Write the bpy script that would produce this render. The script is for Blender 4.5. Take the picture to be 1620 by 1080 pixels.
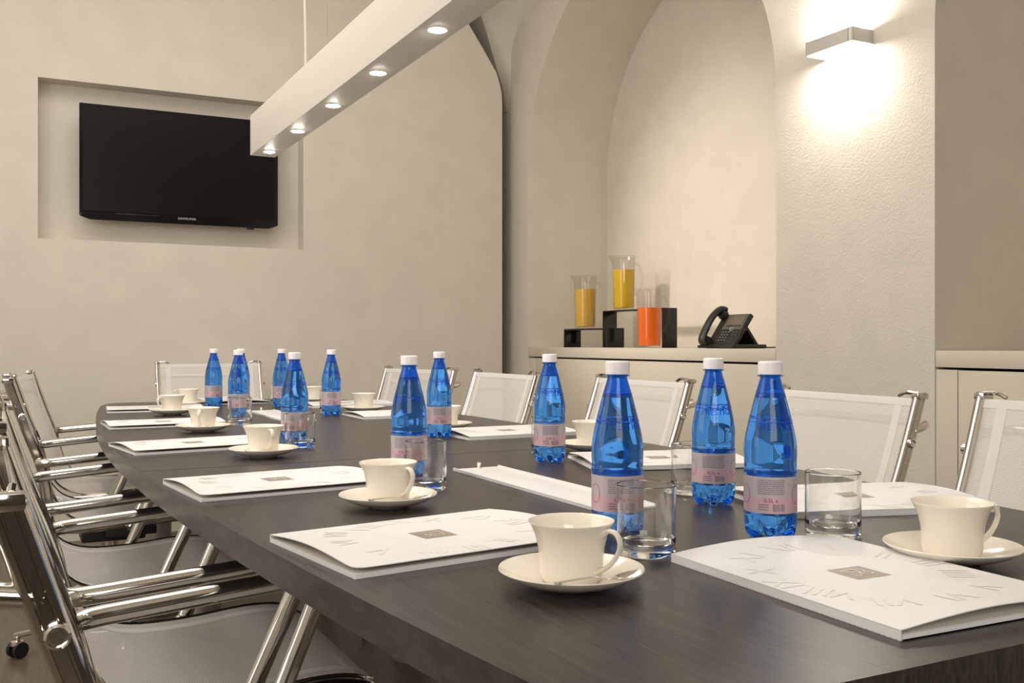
import bpy, bmesh, math, random
from math import sin, cos, pi, radians, sqrt, atan2
from mathutils import Vector, Matrix
random.seed(7)
S = bpy.context.scene
for o in list(bpy.data.objects): bpy.data.objects.remove(o)
COL = S.collection

# ------------------------------------------------------------------ camera
cd = bpy.data.cameras.new('camera'); cam = bpy.data.objects.new('camera', cd); COL.objects.link(cam)
cam.location = (0, 0, .989); cam.rotation_euler = (radians(90), 0, -math.atan(800/1555))
cd.sensor_width = 36; cd.lens = 1555/1620*36; cd.shift_y = 2/1620; cd.clip_start = .05
S.camera = cam
S.view_settings.view_transform = 'Standard'; S.view_settings.look = 'None'
S.view_settings.exposure = 0.22; S.view_settings.gamma = 1
try: S.view_settings.use_curve_mapping = False
except Exception: pass
# ------------------------------------------------------------------ world + big lights
w = bpy.data.worlds.new('world'); S.world = w; w.use_nodes = True
w.node_tree.nodes['Background'].inputs[0].default_value = (1, .93, .82, 1)
w.node_tree.nodes['Background'].inputs[1].default_value = .15
WARM = (1, .965, .91)
def area(name, loc, target, sx, sy, power, col=(1, .88, .74), spread=180):
    l = bpy.data.lights.new(name, 'AREA'); l.shape = 'RECTANGLE'; l.size = sx; l.size_y = sy
    l.energy = power; l.color = col; l.spread = radians(spread)
    o = bpy.data.objects.new(name, l); COL.objects.link(o); o.location = loc
    d = Vector(target)-Vector(loc); o.rotation_euler = d.to_track_quat('-Z', 'Y').to_euler()
    return o
area('ceiling_light_room', (.4, 3.0, 3.38), (.4, 3.0, 0), 2.6, 2.6, 50, WARM)
area('light_behind', (-.6, -1.9, 2.2), (.8, 3.0, 1.3), 1.8, 1.4, 44, WARM)
area('light_left', (-1.5, 2.6, 1.8), (2.8, 3.2, 1.3), 2.6, 2.2, 40, WARM)
l = bpy.data.lights.new('niche_fill_spot', 'SPOT'); l.energy = 190; l.spot_size = radians(46); l.spot_blend = 1; l.shadow_soft_size = .12; l.color = (1, .90, .76)  # added unseen spot that brightens the niche behind the jugs
o = bpy.data.objects.new('niche_fill_spot', l); COL.objects.link(o); o.location = (.35, 4.65, 2.35)
o.rotation_euler = (Vector((3.35, 4.05, 1.45))-o.location).to_track_quat('-Z', 'Y').to_euler()
cy = S.cycles; cy.max_bounces = 16; cy.transmission_bounces = 16; cy.transparent_max_bounces = 32; cy.glossy_bounces = 8; cy.diffuse_bounces = 5
cy.use_denoising = True; cy.sample_clamp_indirect = 6

# ------------------------------------------------------------------ helpers
def tag(o, label=None, cat=None, group=None, kind=None):
    if label: o['label'] = label
    if cat: o['category'] = cat
    if group: o['group'] = group
    if kind: o['kind'] = kind
    return o
def empty(name, loc=(0, 0, 0), rz=0, label=None, cat=None, group=None):
    o = bpy.data.objects.new(name, None); COL.objects.link(o); o.location = loc; o.rotation_euler = (0, 0, rz)
    o.empty_display_size = .05
    return tag(o, label, cat, group)
def mesh_of(bm, name, mat, smooth=True, ang=35):
    bmesh.ops.recalc_face_normals(bm, faces=bm.faces)
    if len(bm.faces) > 6 and all(e.is_manifold for e in bm.edges) and bm.calc_volume(signed=True) < 0: bmesh.ops.reverse_faces(bm, faces=bm.faces)
    return mesh_raw(bm, name, mat, smooth, ang)
def mesh_raw(bm, name, mat, smooth=True, ang=35):
    for f in bm.faces: f.smooth = smooth
    if smooth:
        for e in bm.edges:
            if len(e.link_faces) == 2 and e.calc_face_angle(0) > radians(ang): e.smooth = False
    m = bpy.data.meshes.new(name); bm.to_mesh(m); bm.free()
    for x in (mat if isinstance(mat, (list, tuple)) else [mat]): m.materials.append(x)
    return m
def obj(name, bm, mat, parent=None, loc=(0, 0, 0), rot=(0, 0, 0), smooth=True, ang=35, raw=False):
    m = bm if isinstance(bm, bpy.types.Mesh) else (mesh_raw if raw else mesh_of)(bm, name, mat, smooth, ang)
    o = bpy.data.objects.new(name, m); COL.objects.link(o); o.location = loc; o.rotation_euler = rot
    if parent: o.parent = parent
    return o
def box(bm, x0, x1, y0, y1, z0, z1, bev=0, seg=2):
    b = bmesh.new()
    bmesh.ops.create_cube(b, size=1)
    for v in b.verts:
        v.co = Vector(((x0+x1)/2+v.co.x*(x1-x0), (y0+y1)/2+v.co.y*(y1-y0), (z0+z1)/2+v.co.z*(z1-z0)))
    if bev: bmesh.ops.bevel(b, geom=b.edges[:], offset=bev, segments=seg, affect='EDGES', profile=.6)
    t = bpy.data.meshes.new('t'); b.to_mesh(t); b.free(); bm.from_mesh(t); bpy.data.meshes.remove(t)
    return bm
def B(*a, **k): return box(bmesh.new(), *a, **k)
def lathe(bm, prof, n=32, closed=False, rf=None, c=(0, 0), sup=0):
    """prof: (r,z) list; rf(r,z,theta)->(r,z). first/last with r<=0 collapse to a point"""
    if sup:      # support loops keep long straight walls optically flat
        out = [prof[0]]
        for (r0, z0), (r1, z1) in zip(prof, prof[1:]):
            ln = math.hypot(r1-r0, z1-z0)
            if ln > sup*4: out += [(r0+(r1-r0)*k, z0+(z1-z0)*k) for k in (sup*.5/ln, sup/ln, .5, 1-sup/ln, 1-sup*.5/ln)]
            out.append((r1, z1))
        prof = out
    rings = []
    for r, z in prof:
        if r <= 1e-6: rings.append([bm.verts.new((c[0], c[1], z))])
        else:
            ring = []
            for i in range(n):
                t = 2*pi*i/n; rr, zz = rf(r, z, t) if rf else (r, z)
                ring.append(bm.verts.new((c[0]+rr*cos(t), c[1]+rr*sin(t), zz)))
            rings.append(ring)
    pairs = list(zip(rings, rings[1:]))
    if closed: pairs.append((rings[-1], rings[0]))
    for a, b in pairs:
        for i in range(n):
            j = (i+1) % n
            if len(a) == 1 and len(b) == 1: continue
            if len(a) == 1: bm.faces.new((a[0], b[j], b[i]))
            elif len(b) == 1: bm.faces.new((a[i], a[j], b[0]))
            else: bm.faces.new((a[i], a[j], b[j], b[i]))
    return bm
def spline(pts, n=8):
    P = [Vector(p) for p in pts]; out = []
    for i in range(len(P)-1):
        p0 = P[i-1] if i else P[0]*2-P[1]; p1 = P[i]; p2 = P[i+1]
        p3 = P[i+2] if i+2 < len(P) else P[-1]*2-P[-2]
        for k in range(n):
            t = k/n
            out.append(.5*((2*p1)+(p2-p0)*t+(2*p0-5*p1+4*p2-p3)*t*t+(3*p1-p0-3*p2+p3)*t*t*t))
    out.append(P[-1]); return out
def fillet(pts, rad, n=6):
    """polyline with rounded corners"""
    P = [Vector(p) for p in pts]; out = [P[0]]
    for i in range(1, len(P)-1):
        a = (P[i-1]-P[i]); b = (P[i+1]-P[i]); r = min(rad, a.length*.45, b.length*.45)
        s = P[i]+a.normalized()*r; e = P[i]+b.normalized()*r
        for k in range(n+1):
            t = k/n; out.append(s*(1-t)**2+P[i]*2*t*(1-t)+e*t*t)
    out.append(P[-1]); return out
def sweep(bm, path, prof, side=None, cap=True, scale=None):
    """prof: list of (a,b): a along side vector, b along normal. side None = parallel transport"""
    P = [Vector(p) for p in path]; rings = []
    T = []
    for i in range(len(P)):
        a = P[max(0, i-1)]; b = P[min(len(P)-1, i+1)]; T.append((b-a).normalized())
    s = Vector(side) if side else (Vector((0, 0, 1)).cross(T[0]) if abs(T[0].z) < .9 else Vector((1, 0, 0)).cross(T[0]))
    for i, p in enumerate(P):
        s = (s-T[i]*s.dot(T[i])).normalized() if not side else Vector(side)
        nrm = s.cross(T[i]).normalized(); k = scale(i/(len(P)-1)) if scale else 1
        rings.append([bm.verts.new(p+s*a*k+nrm*b*k) for a, b in prof])
    m = len(prof)
    for A, Bq in zip(rings, rings[1:]):
        for i in range(m): bm.faces.new((A[i], A[(i+1) % m], Bq[(i+1) % m], Bq[i]))
    if cap: bm.faces.new(rings[0][::-1]); bm.faces.new(rings[-1])
    return bm
def circ(r, n=12, ry=None): return [(r*cos(2*pi*i/n), (ry or r)*sin(2*pi*i/n)) for i in range(n)]
def tube(bm, path, r, n=12, scale=None): return sweep(bm, path, circ(r, n), scale=scale)
def cyl(bm, p, q, r, n=16): return sweep(bm, [p, q], circ(r, n))
def prism(bm, pts2, z0, z1):
    a = [bm.verts.new((x, y, z0)) for x, y in pts2]; b = [bm.verts.new((x, y, z1)) for x, y in pts2]
    n = len(pts2)
    for i in range(n): bm.faces.new((a[i], a[(i+1) % n], b[(i+1) % n], b[i]))
    bm.faces.new(a[::-1]); bm.faces.new(b); return bm
def text_mesh(s, size, mat, name='text', fn=None, extrude=0, bold=0, align='CENTER'):
    c = bpy.data.curves.new('t', 'FONT'); c.body = s; c.size = size; c.align_x = align; c.align_y = 'CENTER'
    c.extrude = extrude; c.offset = bold; c.resolution_u = 4
    o = bpy.data.objects.new('t', c); COL.objects.link(o)
    dg = bpy.context.evaluated_depsgraph_get(); dg.update()
    m = bpy.data.meshes.new_from_object(o.evaluated_get(dg)); bpy.data.objects.remove(o)
    m.name = name; m.materials.clear(); m.materials.append(mat)
    if fn:
        for v in m.vertices: v.co = fn(v.co)
    return m
def kids(o, allo): return [c for c in allo if c.parent == o]
def copy_tree(o, parent=None, allo=None):
    allo = allo if allo is not None else list(COL.objects)
    c = o.copy(); COL.objects.link(c)
    if parent: c.parent = parent
    for ch in kids(o, allo): copy_tree(ch, c, allo)
    return c
def place(proto, first, loc, rz, label, group=None):
    o = proto if first else copy_tree(proto)
    o.location = loc; o.rotation_euler = (0, 0, rz); o['label'] = label
    if group: o['group'] = group
    return o

# ------------------------------------------------------------------ materials
def mat(name, col, rough=.5, metal=0, spec=.5, trans=0, ior=1.45, emit=None, es=0, sss=0):
    m = bpy.data.materials.new(name); m.use_nodes = True; b = m.node_tree.nodes['Principled BSDF']
    b.inputs['Base Color'].default_value = (*col, 1); b.inputs['Roughness'].default_value = rough
    b.inputs['Metallic'].default_value = metal; b.inputs['Specular IOR Level'].default_value = spec
    b.inputs['Transmission Weight'].default_value = trans; b.inputs['IOR'].default_value = ior
    if emit: b.inputs['Emission Color'].default_value = (*emit, 1); b.inputs['Emission Strength'].default_value = es
    if sss: b.inputs['Subsurface Weight'].default_value = sss; b.inputs['Subsurface Radius'].default_value = (.01, .01, .01)
    return m
def N(m, t): return m.node_tree.nodes.new(t)
def L(m, a, b): m.node_tree.links.new(a, b)
def bumpify(m, scale, strength, dist=.002, detail=4, stretch=None, colvar=0, second=None):
    b = m.node_tree.nodes['Principled BSDF']
    tc = N(m, 'ShaderNodeTexCoord'); mp = N(m, 'ShaderNodeMapping'); L(m, tc.outputs['Object'], mp.inputs[0])
    if stretch: mp.inputs['Scale'].default_value = stretch
    n = N(m, 'ShaderNodeTexNoise'); n.inputs['Scale'].default_value = scale; n.inputs['Detail'].default_value = detail
    L(m, mp.outputs[0], n.inputs['Vector'])
    h = n.outputs['Fac']
    if second:
        n2 = N(m, 'ShaderNodeTexNoise'); n2.inputs['Scale'].default_value = second[0]; L(m, mp.outputs[0], n2.inputs['Vector'])
        ma = N(m, 'ShaderNodeMath'); ma.operation = 'MULTIPLY_ADD'; ma.inputs[1].default_value = second[1]
        L(m, n2.outputs['Fac'], ma.inputs[0]); L(m, h, ma.inputs[2]); h = ma.outputs[0]
    bp = N(m, 'ShaderNodeBump'); bp.inputs['Strength'].default_value = strength; bp.inputs['Distance'].default_value = dist
    L(m, h, bp.inputs['Height']); L(m, bp.outputs[0], b.inputs['Normal'])
    if colvar:
        c = b.inputs['Base Color'].default_value[:3]
        r = N(m, 'ShaderNodeValToRGB'); r.color_ramp.elements[0].position = .3; r.color_ramp.elements[1].position = .7
        r.color_ramp.elements[0].color = (*[x*(1-colvar) for x in c], 1); r.color_ramp.elements[1].color = (*[min(1, x*(1+colvar)) for x in c], 1)
        n3 = n
        if second: n3 = n2
        L(m, n3.outputs['Fac'], r.inputs[0]); L(m, r.outputs[0], b.inputs['Base Color'])
    return m
PLASTER = bumpify(mat('plaster', (.69, .638, .555), .9, spec=.2), 150, .62, .003, 5, colvar=.03, second=(6, .8))
PLASTER_SMOOTH = bumpify(mat('smooth_plaster', (.69, .638, .555), .9, spec=.2), 60, .15, .003, 5, colvar=.03, second=(4, .8))
CEIL = mat('ceiling_paint', (.72, .67, .58), .9)
FLOOR = bumpify(mat('floor_boards', (.13, .105, .075), .35), 6, .1, .001, 6, stretch=(12, 1, 1), colvar=.22)
CAB = mat('cabinet_lacquer', (.66, .60, .50), .4); CABDARK = mat('shadow_gap', (.03, .028, .025), .8)
WOOD = mat('dark_oak', (.040, .032, .027), .33, spec=.5)
def wood_nodes(m):
    b = m.node_tree.nodes['Principled BSDF']
    tc = N(m, 'ShaderNodeTexCoord'); mp = N(m, 'ShaderNodeMapping'); L(m, tc.outputs['Object'], mp.inputs[0])
    mp.inputs['Scale'].default_value = (260, 7, 60)
    n = N(m, 'ShaderNodeTexNoise'); n.inputs['Scale'].default_value = 1; n.inputs['Detail'].default_value = 5; n.inputs['Distortion'].default_value = .4
    L(m, mp.outputs[0], n.inputs['Vector'])
    r = N(m, 'ShaderNodeValToRGB'); r.color_ramp.elements[0].position = .35; r.color_ramp.elements[1].position = .72
    r.color_ramp.elements[0].color = (.026, .020, .018, 1); r.color_ramp.elements[1].color = (.062, .050, .043, 1)
    L(m, n.outputs['Fac'], r.inputs[0]); L(m, r.outputs[0], b.inputs['Base Color'])
    bp = N(m, 'ShaderNodeBump'); bp.inputs['Strength'].default_value = .25; bp.inputs['Distance'].default_value = .0006
    L(m, n.outputs['Fac'], bp.inputs['Height']); L(m, bp.outputs[0], b.inputs['Normal'])
wood_nodes(WOOD)
WOODEDGE = mat('dark_oak_edge', (.050, .040, .034), .3)
CHROME = mat('chrome', (.66, .63, .59), .09, 1); STEEL = mat('polished_steel', (.85, .83, .80), .12, 1)
BLACKP = mat('black_plastic', (.018, .017, .016), .4); BLACKGLOSS = mat('black_acrylic', (.012, .011, .010), .12)
GREYMET = mat('grey_lacquered_metal', (.42, .39, .35), .35, .3)
PORC = mat('cream_porcelain', (.86, .80, .69), .12, spec=.6, sss=.05)
PAPER = mat('white_card', (.81, .80, .80), .45); PAPERIN = mat('inner_paper', (.78, .72, .64), .6)
LOGO = mat('bronze_print', (.34, .28, .23), .4); LOGOL = mat('pale_print', (.66, .60, .54), .4)
GHOST = mat('faint_numeral_print', (.81, .79, .755), .5)
TRAYM = mat('satin_white_aluminium', (.80, .79, .78), .3)
CAPM = bumpify(mat('white_cap_plastic', (.86, .82, .84), .4), 200, .1)
BLUE = mat('blue_bottle', (.085, .37, 1.0), .03, trans=.93, ior=1.335)
GLASS = mat('clear_glass', (.97, .97, .96), .0, trans=1, ior=1.5)
LAMPW = mat('lamp_lacquer', (.70, .655, .58), .45)
BULB = mat('lamp_lens', (1, 1, 1), .5, emit=(1, .95, .88), es=55)
SCONCE_E = mat('sconce_diffuser', (1, 1, 1), .5, emit=(1, .95, .88), es=11)
ALU = mat('brushed_aluminium', (.60, .57, .52), .35, .35)
BLACKTV = mat('tv_bezel', (.008, .007, .007), .12); SCREEN = mat('tv_screen', (.006, .005, .005), .28, spec=.25)
TVTXT = mat('silver_print', (.6, .58, .55), .4)
PINK = mat('pink_label_print', (.32, .07, .17), .5); GREYPRINT = mat('grey_label_print', (.24, .21, .25), .5)
def label_mat():
    m = mat('bottle_label', (.6, .5, .52), .45); b = m.node_tree.nodes['Principled BSDF']
    tc = N(m, 'ShaderNodeTexCoord'); sp = N(m, 'ShaderNodeSeparateXYZ'); L(m, tc.outputs['Object'], sp.inputs[0])
    r = N(m, 'ShaderNodeValToRGB'); mr = N(m, 'ShaderNodeMapRange')
    mr.inputs[1].default_value = .034; mr.inputs[2].default_value = .082; L(m, sp.outputs[2], mr.inputs[0]); L(m, mr.outputs[0], r.inputs[0])
    e = r.color_ramp.elements; e[0].position = 0; e[0].color = (.56, .42, .44, 1); e[1].position = 1; e[1].color = (.49, .43, .44, 1)
    for p, c in ((.18, (.58, .39, .43)), (.36, (.61, .37, .43)), (.5, (.50, .43, .45)), (.8, (.47, .41, .43))):
        q = e.new(p); q.color = (*c, 1)
    L(m, r.outputs[0], b.inputs['Base Color']); b.inputs['Alpha'].default_value = 1
    b.inputs['Metallic'].default_value = .15
    return m
LABEL = label_mat()
def thin_clear(name, tint, refl=.12):
    m = bpy.data.materials.new(name); m.use_nodes = True; nt = m.node_tree; nt.nodes.clear()
    o = nt.nodes.new('ShaderNodeOutputMaterial'); mx = nt.nodes.new('ShaderNodeMixShader'); t = nt.nodes.new('ShaderNodeBsdfTransparent')
    g = nt.nodes.new('ShaderNodeBsdfGlossy'); g.inputs['Roughness'].default_value = .05; t.inputs[0].default_value = (*tint, 1)
    lw = nt.nodes.new('ShaderNodeLayerWeight'); lw.inputs[0].default_value = refl
    pw = nt.nodes.new('ShaderNodeMath'); pw.operation = 'POWER'; pw.inputs[1].default_value = 2.5
    mr = nt.nodes.new('ShaderNodeMapRange'); mr.inputs[3].default_value = .03; mr.inputs[4].default_value = .45
    nt.links.new(lw.outputs['Facing'], pw.inputs[0]); nt.links.new(pw.outputs[0], mr.inputs[0]); nt.links.new(mr.outputs[0], mx.inputs[0]); nt.links.new(t.outputs[0], mx.inputs[1]); nt.links.new(g.outputs[0], mx.inputs[2]); nt.links.new(mx.outputs[0], o.inputs[0])
    return m
ACRYL = thin_clear('clear_acrylic', (.95, .94, .93), .35)
def juice(name, col): return mat(name, col, .25, sss=.2)
def mesh_fabric(name, transp, col=(.93, .89, .85)):
    m = bpy.data.materials.new(name); m.use_nodes = True; nt = m.node_tree; nt.nodes.clear()
    nn = lambda t: nt.nodes.new(t); lk = nt.links.new
    o = nn('ShaderNodeOutputMaterial'); mx = nn('ShaderNodeMixShader'); mx2 = nn('ShaderNodeMixShader')
    t = nn('ShaderNodeBsdfTransparent'); d = nn('ShaderNodeBsdfDiffuse'); tr = nn('ShaderNodeBsdfTranslucent')
    d.inputs[0].default_value = (*col, 1); tr.inputs[0].default_value = (*col, 1); mx2.inputs[0].default_value = .3
    tc = nn('ShaderNodeTexCoord'); v = nn('ShaderNodeTexWave'); v2 = nn('ShaderNodeTexWave'); ma = nn('ShaderNodeMath'); ma.operation = 'MULTIPLY'
    v.inputs['Scale'].default_value = 95; v2.inputs['Scale'].default_value = 95; v2.bands_direction = 'Y'; v.bands_direction = 'X'
    uv = tc.outputs['UV']; lk(uv, v.inputs[0]); lk(uv, v2.inputs[0]); lk(v.outputs['Fac'], ma.inputs[0]); lk(v2.outputs['Fac'], ma.inputs[1])
    mr = nn('ShaderNodeMapRange'); mr.inputs[1].default_value = .0; mr.inputs[2].default_value = .9
    mr.inputs[3].default_value = transp*.3; mr.inputs[4].default_value = min(1, transp*2.6)
    lk(ma.outputs[0], mr.inputs[0])
    lk(mr.outputs[0], mx.inputs[0]); lk(d.outputs[0], mx2.inputs[1]); lk(tr.outputs[0], mx2.inputs[2]); lk(mx2.outputs[0], mx.inputs[1]); lk(t.outputs[0], mx.inputs[2]); lk(mx.outputs[0], o.inputs[0])
    return m
SLING = mesh_fabric('white_mesh_fabric', .22); BAND = mesh_fabric('dense_mesh_fabric', .03, (.95, .92, .89))

# ------------------------------------------------------------------ room shell
XW, XB, YT = 2.79, 3.35, 5.36
ZC = 3.45
def struct(name, bm, m, **k): return tag(obj(name, bm, m, **k), kind='structure')
struct('floor', B(-1.7, 3.6, -2.6, 6.1, -.1, 0), FLOOR, smooth=False)
struct('ceiling', B(-1.7, 3.6, -2.6, 6.1, ZC, ZC+.1), CEIL, smooth=False)
struct('wall_left', B(-1.8, -1.6, -2.6, 6.1, 0, ZC), PLASTER, smooth=False)
struct('wall_rear', B(-1.8, 3.6, -2.7, -2.5, 0, ZC), mat('rear_wall_dark', (.13, .11, .09), .5), smooth=False)  # unseen wall, dark finish invented to give chrome and bottle reflections contrast
struct('wall_back', B(-1.8, 3.6, 5.95, 6.1, 0, ZC), PLASTER_SMOOTH, smooth=False)
# right wall with two arched niches (centre Y, radius, spring height)
ARCH = [(4.14, 1.07, 2.00), (1.23, 1.07, 2.06)]
bm = bmesh.new(); NS = 96
def q(*p):
    return bm.faces.new([bm.verts.new(x) for x in p])
outl = []
for cy, r, zs in ARCH:
    pts = [(cy+r, 0)] + [(cy+r*cos(pi*i/NS), zs+r*sin(pi*i/NS)) for i in range(NS+1)] + [(cy-r, 0)]
    outl.append(pts)
    for (y0, z0), (y1, z1) in zip(pts[1:-1], pts[2:-1]):
        q((XW, y0, z0), (XW, y1, z1), (XW, y1, ZC), (XW, y0, ZC))
    vs = [[bm.verts.new((x, y, z)) for y, z in pts] for x in (XW, XW+.28, XB)]
    for A, Bv in zip(vs, vs[1:]):
        for i in range(len(pts)-1): bm.faces.new((A[i], A[i+1], Bv[i+1], Bv[i]))
    bm.faces.new([bm.verts.new((XB, y, z)) for y, z in pts])
def strip(ya, yb): q((XW, ya, 0), (XW, yb, 0), (XW, yb, ZC), (XW, ya, ZC))
strip(5.95, 5.21); strip(3.07, 2.30); strip(.16, -2.5)
bmesh.ops.remove_doubles(bm, verts=bm.verts, dist=1e-4)
struct('wall_right', bm, PLASTER, smooth=False)
# tv wall: a partition with a shallow recess, its right edge following the vault
TVN = (.138, 1.460, 1.503, 2.295)
edge = [(2.71, 0), (2.71, 1.5), (2.71, 2.46), (2.707, 2.52), (2.694, 2.575), (2.671, 2.643), (2.583, 2.774), (2.481, 2.917), (2.33, 3.09), (2.12, 3.26), (1.85, 3.38), (1.6, ZC)]
edge = [(a*.9926, b if b == ZC else max(0, .989+(b-.989)*.9926)) for a, b in edge]
bm = bmesh.new()
x0, x1, z0, z1 = TVN
def front(Y):
    q((-1.6, Y, 0), (x0, Y, 0), (x0, Y, ZC), (-1.6, Y, ZC))
    q((x0, Y, 0), (x1, Y, 0), (x1, Y, z0), (x0, Y, z0))
    q((x0, Y, z1), (x1, Y, z1), (x1, Y, ZC), (x0, Y, ZC))
    for (xa, za), (xb, zb) in zip(edge, edge[1:]): q((x1, Y, za), (xa, Y, za), (xb, Y, zb), (x1, Y, zb))
front(YT)
for (xa, za), (xb, zb) in zip(edge, edge[1:]): q((xa, YT, za), (xa, YT+.12, za), (xb, YT+.12, zb), (xb, YT, zb))
D = .11
q((x0, YT, z0), (x1, YT, z0), (x1, YT+D, z0), (x0, YT+D, z0)); q((x0, YT, z1), (x0, YT+D, z1), (x1, YT+D, z1), (x1, YT, z1))
q((x0, YT, z0), (x0, YT+D, z0), (x0, YT+D, z1), (x0, YT, z1)); q((x1, YT, z0), (x1, YT, z1), (x1, YT+D, z1), (x1, YT+D, z0))
q((x0, YT+D, z0), (x1, YT+D, z0), (x1, YT+D, z1), (x0, YT+D, z1))
q((-1.6, YT+.12, 0), (2.69, YT+.12, 0), (2.69, YT+.12, 2.44), (-1.6, YT+.12, 2.44))
bmesh.ops.remove_doubles(bm, verts=bm.verts, dist=1e-4)
struct('wall_front', bm, PLASTER, smooth=False)
# corner of the vault between the partition and the arched wall
G = spline([(2.785, 5.50, 2.44), (2.765, 5.50, 2.58), (2.72, 5.50, 2.71), (2.635, 5.50, 2.96), (2.54, 5.48, 3.13), (2.3, 5.46, 3.32), (2.0, 5.45, ZC)], 4)
Bc = spline([(2.79, 5.46, 2.44), (2.79, 5.44, 2.62), (2.79, 5.425, 2.80), (2.79, 5.37, 2.90), (2.79, 5.27, 2.97), (2.79, 5.16, 3.06), (2.79, 4.8, 3.30)], 4)
bm = bmesh.new()
ev = spline([(2.71, YT+.02, 2.44)]+[(a, YT+.02, b) for a, b in edge[3:6]]+[(2.583, YT+.02, 2.774), (2.481, YT+.02, 2.917), (2.2, YT+.02, 3.2)], 4)
mid = [(a+b)*.5+Vector((-.012, -.01, .015))*(i/len(G)) for i, (a, b) in enumerate(zip(G, Bc))]
rows = [[bm.verts.new(p) for p in r] for r in (G, mid, Bc)]
for A, Bv in zip(rows, rows[1:]):
    for i in range(len(G)-1): bm.faces.new((A[i], A[i+1], Bv[i+1], Bv[i]))
struct('trim_1', bm, PLASTER_SMOOTH, ang=50)
bm = bmesh.new()
for p in (0,):
    g2 = [bm.verts.new(v) for v in G]; e2 = [bm.verts.new(Vector((v.x, 5.95, v.z))) for v in G]
    for i in range(len(G)-1): bm.faces.new((g2[i], g2[i+1], e2[i+1], e2[i]))
struct('trim_2', bm, PLASTER_SMOOTH, ang=50)

# ------------------------------------------------------------------ cabinets in the niches
def cabinet(y0, y1, label, seams):
    t = empty('sideboard_cabinet', (XW, (y0+y1)/2, 0), 0, label, 'cabinet', 'built-in cabinets in the arches')
    h = (y1-y0)/2; cy = (y0+y1)/2
    obj('body', B(.03, XB-XW-.003, -h, h, 0, .898), CABDARK, t, smooth=False)
    obj('end_panel', B(.004, .05, h-.085, h-.001, .0, .899, bev=.001), CAB, t)
    obj('end_panel', B(.004, .05, -h+.001, -h+.085, .0, .899, bev=.001), CAB, t)
    ys = [-h+.088]+sorted(s-cy for s in seams)+[h-.088]
    for a, b in zip(ys, ys[1:]):
        obj('door', B(.004, .024, a+.0015, b-.0015, .06, .898, bev=.001), CAB, t)
    obj('plinth', B(.03, .05, -h, h, 0, .06), CAB, t)
    c = obj('worktop', B(XW+.0, XB-.003, y0+.003, y1-.003, .907, .9625, bev=.0015), CAB)
    return t, c
t, c = cabinet(3.07, 5.21, 'cream lacquered cabinet under the jugs and the black phone', [4.136])
tag(c, 'cream worktop carrying the juice jugs and the phone', 'worktop')
t, c = cabinet(.16, 2.30, 'cream lacquered cabinet in the dark niche right of the lit pillar', [1.23])
tag(c, 'cream worktop with nothing on it at the right edge of the photo', 'worktop')

# ------------------------------------------------------------------ television
tv = empty('television', (.8195, 5.365, 1.8975), 0, 'black flat screen television hung in the wall recess', 'television')
W2, H2 = .496, .29
pts = [(-W2, -H2+.018), (-W2+.05, -H2), (W2-.05, -H2), (W2, -H2+.018), (W2, H2), (-W2, H2)]
bm = bmesh.new(); prism(bm, pts, -.022, .0)
for v in bm.verts: v.co = Vector((v.co.x, v.co.z+.0, v.co.y))
bmesh.ops.bevel(bm, geom=bm.edges[:], offset=.003, segments=2, affect='EDGES')
obj('bezel', bm, BLACKTV, tv)
obj('screen', B(-W2+.016, W2-.016, -.0235, -.021, -H2+.045, H2-.016), SCREEN, tv)
obj('rear_housing', B(-.36, .36, 0, .045, -.22, .2, bev=.012), BLACKP, tv)
obj('wall_bracket', B(-.12, .12, .045, .104, -.1, .1, bev=.004), BLACKP, tv)
obj('receiver', B(.33, .37, -.018, -.004, -H2-.010, -H2+.002, bev=.003), BLACKP, tv)
obj('maker_name', text_mesh('SAMSUNG', .016, TVTXT, fn=lambda c: Vector((c.x*1.25+.02, -.0232, c.y-H2+.028))), TVTXT, tv)
obj('status_light', B(-W2+.006, -W2+.009, -.0235, -.021, -H2+.024, -H2+.027), TVTXT, tv)
obj('trim_line', B(-.33, -.12, -.0232, -.022, -H2+.034, -H2+.0365), TVTXT if False else CHROME, tv)

# ------------------------------------------------------------------ pendant beam lamp
bl = empty('beam_pendant_lamp', (.8215, 2.33, 1.66), 0, 'long cream beam pendant lamp with round spotlights over the table', 'lamp')
hw, LN = .0445, 1.23
bm = B(-hw, hw, -LN, LN, 0, .142, bev=.0012)
obj('housing', bm, LAMPW, bl)
for k in range(7):
    y = 3.46-.3785*k-2.33
    r = bmesh.new(); lathe(r, [(.0235, 0), (.0235, -.002), (.0205, -.002), (.0195, .0)], 24, closed=True, c=(0, y))
    ring = obj('spot_ring', r, LAMPW, bl)
    e = bmesh.new(); lathe(e, [(0, -.0052), (.009, -.0048), (.016, -.0030), (.0195, -.0004), (.0195, 0.0), (0, 0.0)], 24, c=(0, y)); obj('spot_lens', e, BULB, ring)
    l = bpy.data.lights.new('spot', 'SPOT'); l.energy = 4; l.spot_size = radians(105); l.spot_blend = .9; l.shadow_soft_size = .02; l.color = (1, .88, .73)
    lo = bpy.data.objects.new('spot_light', l); COL.objects.link(lo); lo.location = (0, y, -.009); lo.parent = bl
bm = bmesh.new(); tube(bm, spline([(0, .68, .142), (.004, .67, .20), (.001, .678, .5), (-.004, .69, .9), (0, .68, ZC-1.66)], 6), .0045, 8)
obj('power_cord', bm, LAMPW, bl)
for y in (.43, -.95):
    bm = bmesh.new(); cyl(bm, (0, y, .142), (0, y, ZC-1.66), .0009, 6); obj('suspension_wire', bm, STEEL, bl)

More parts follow.
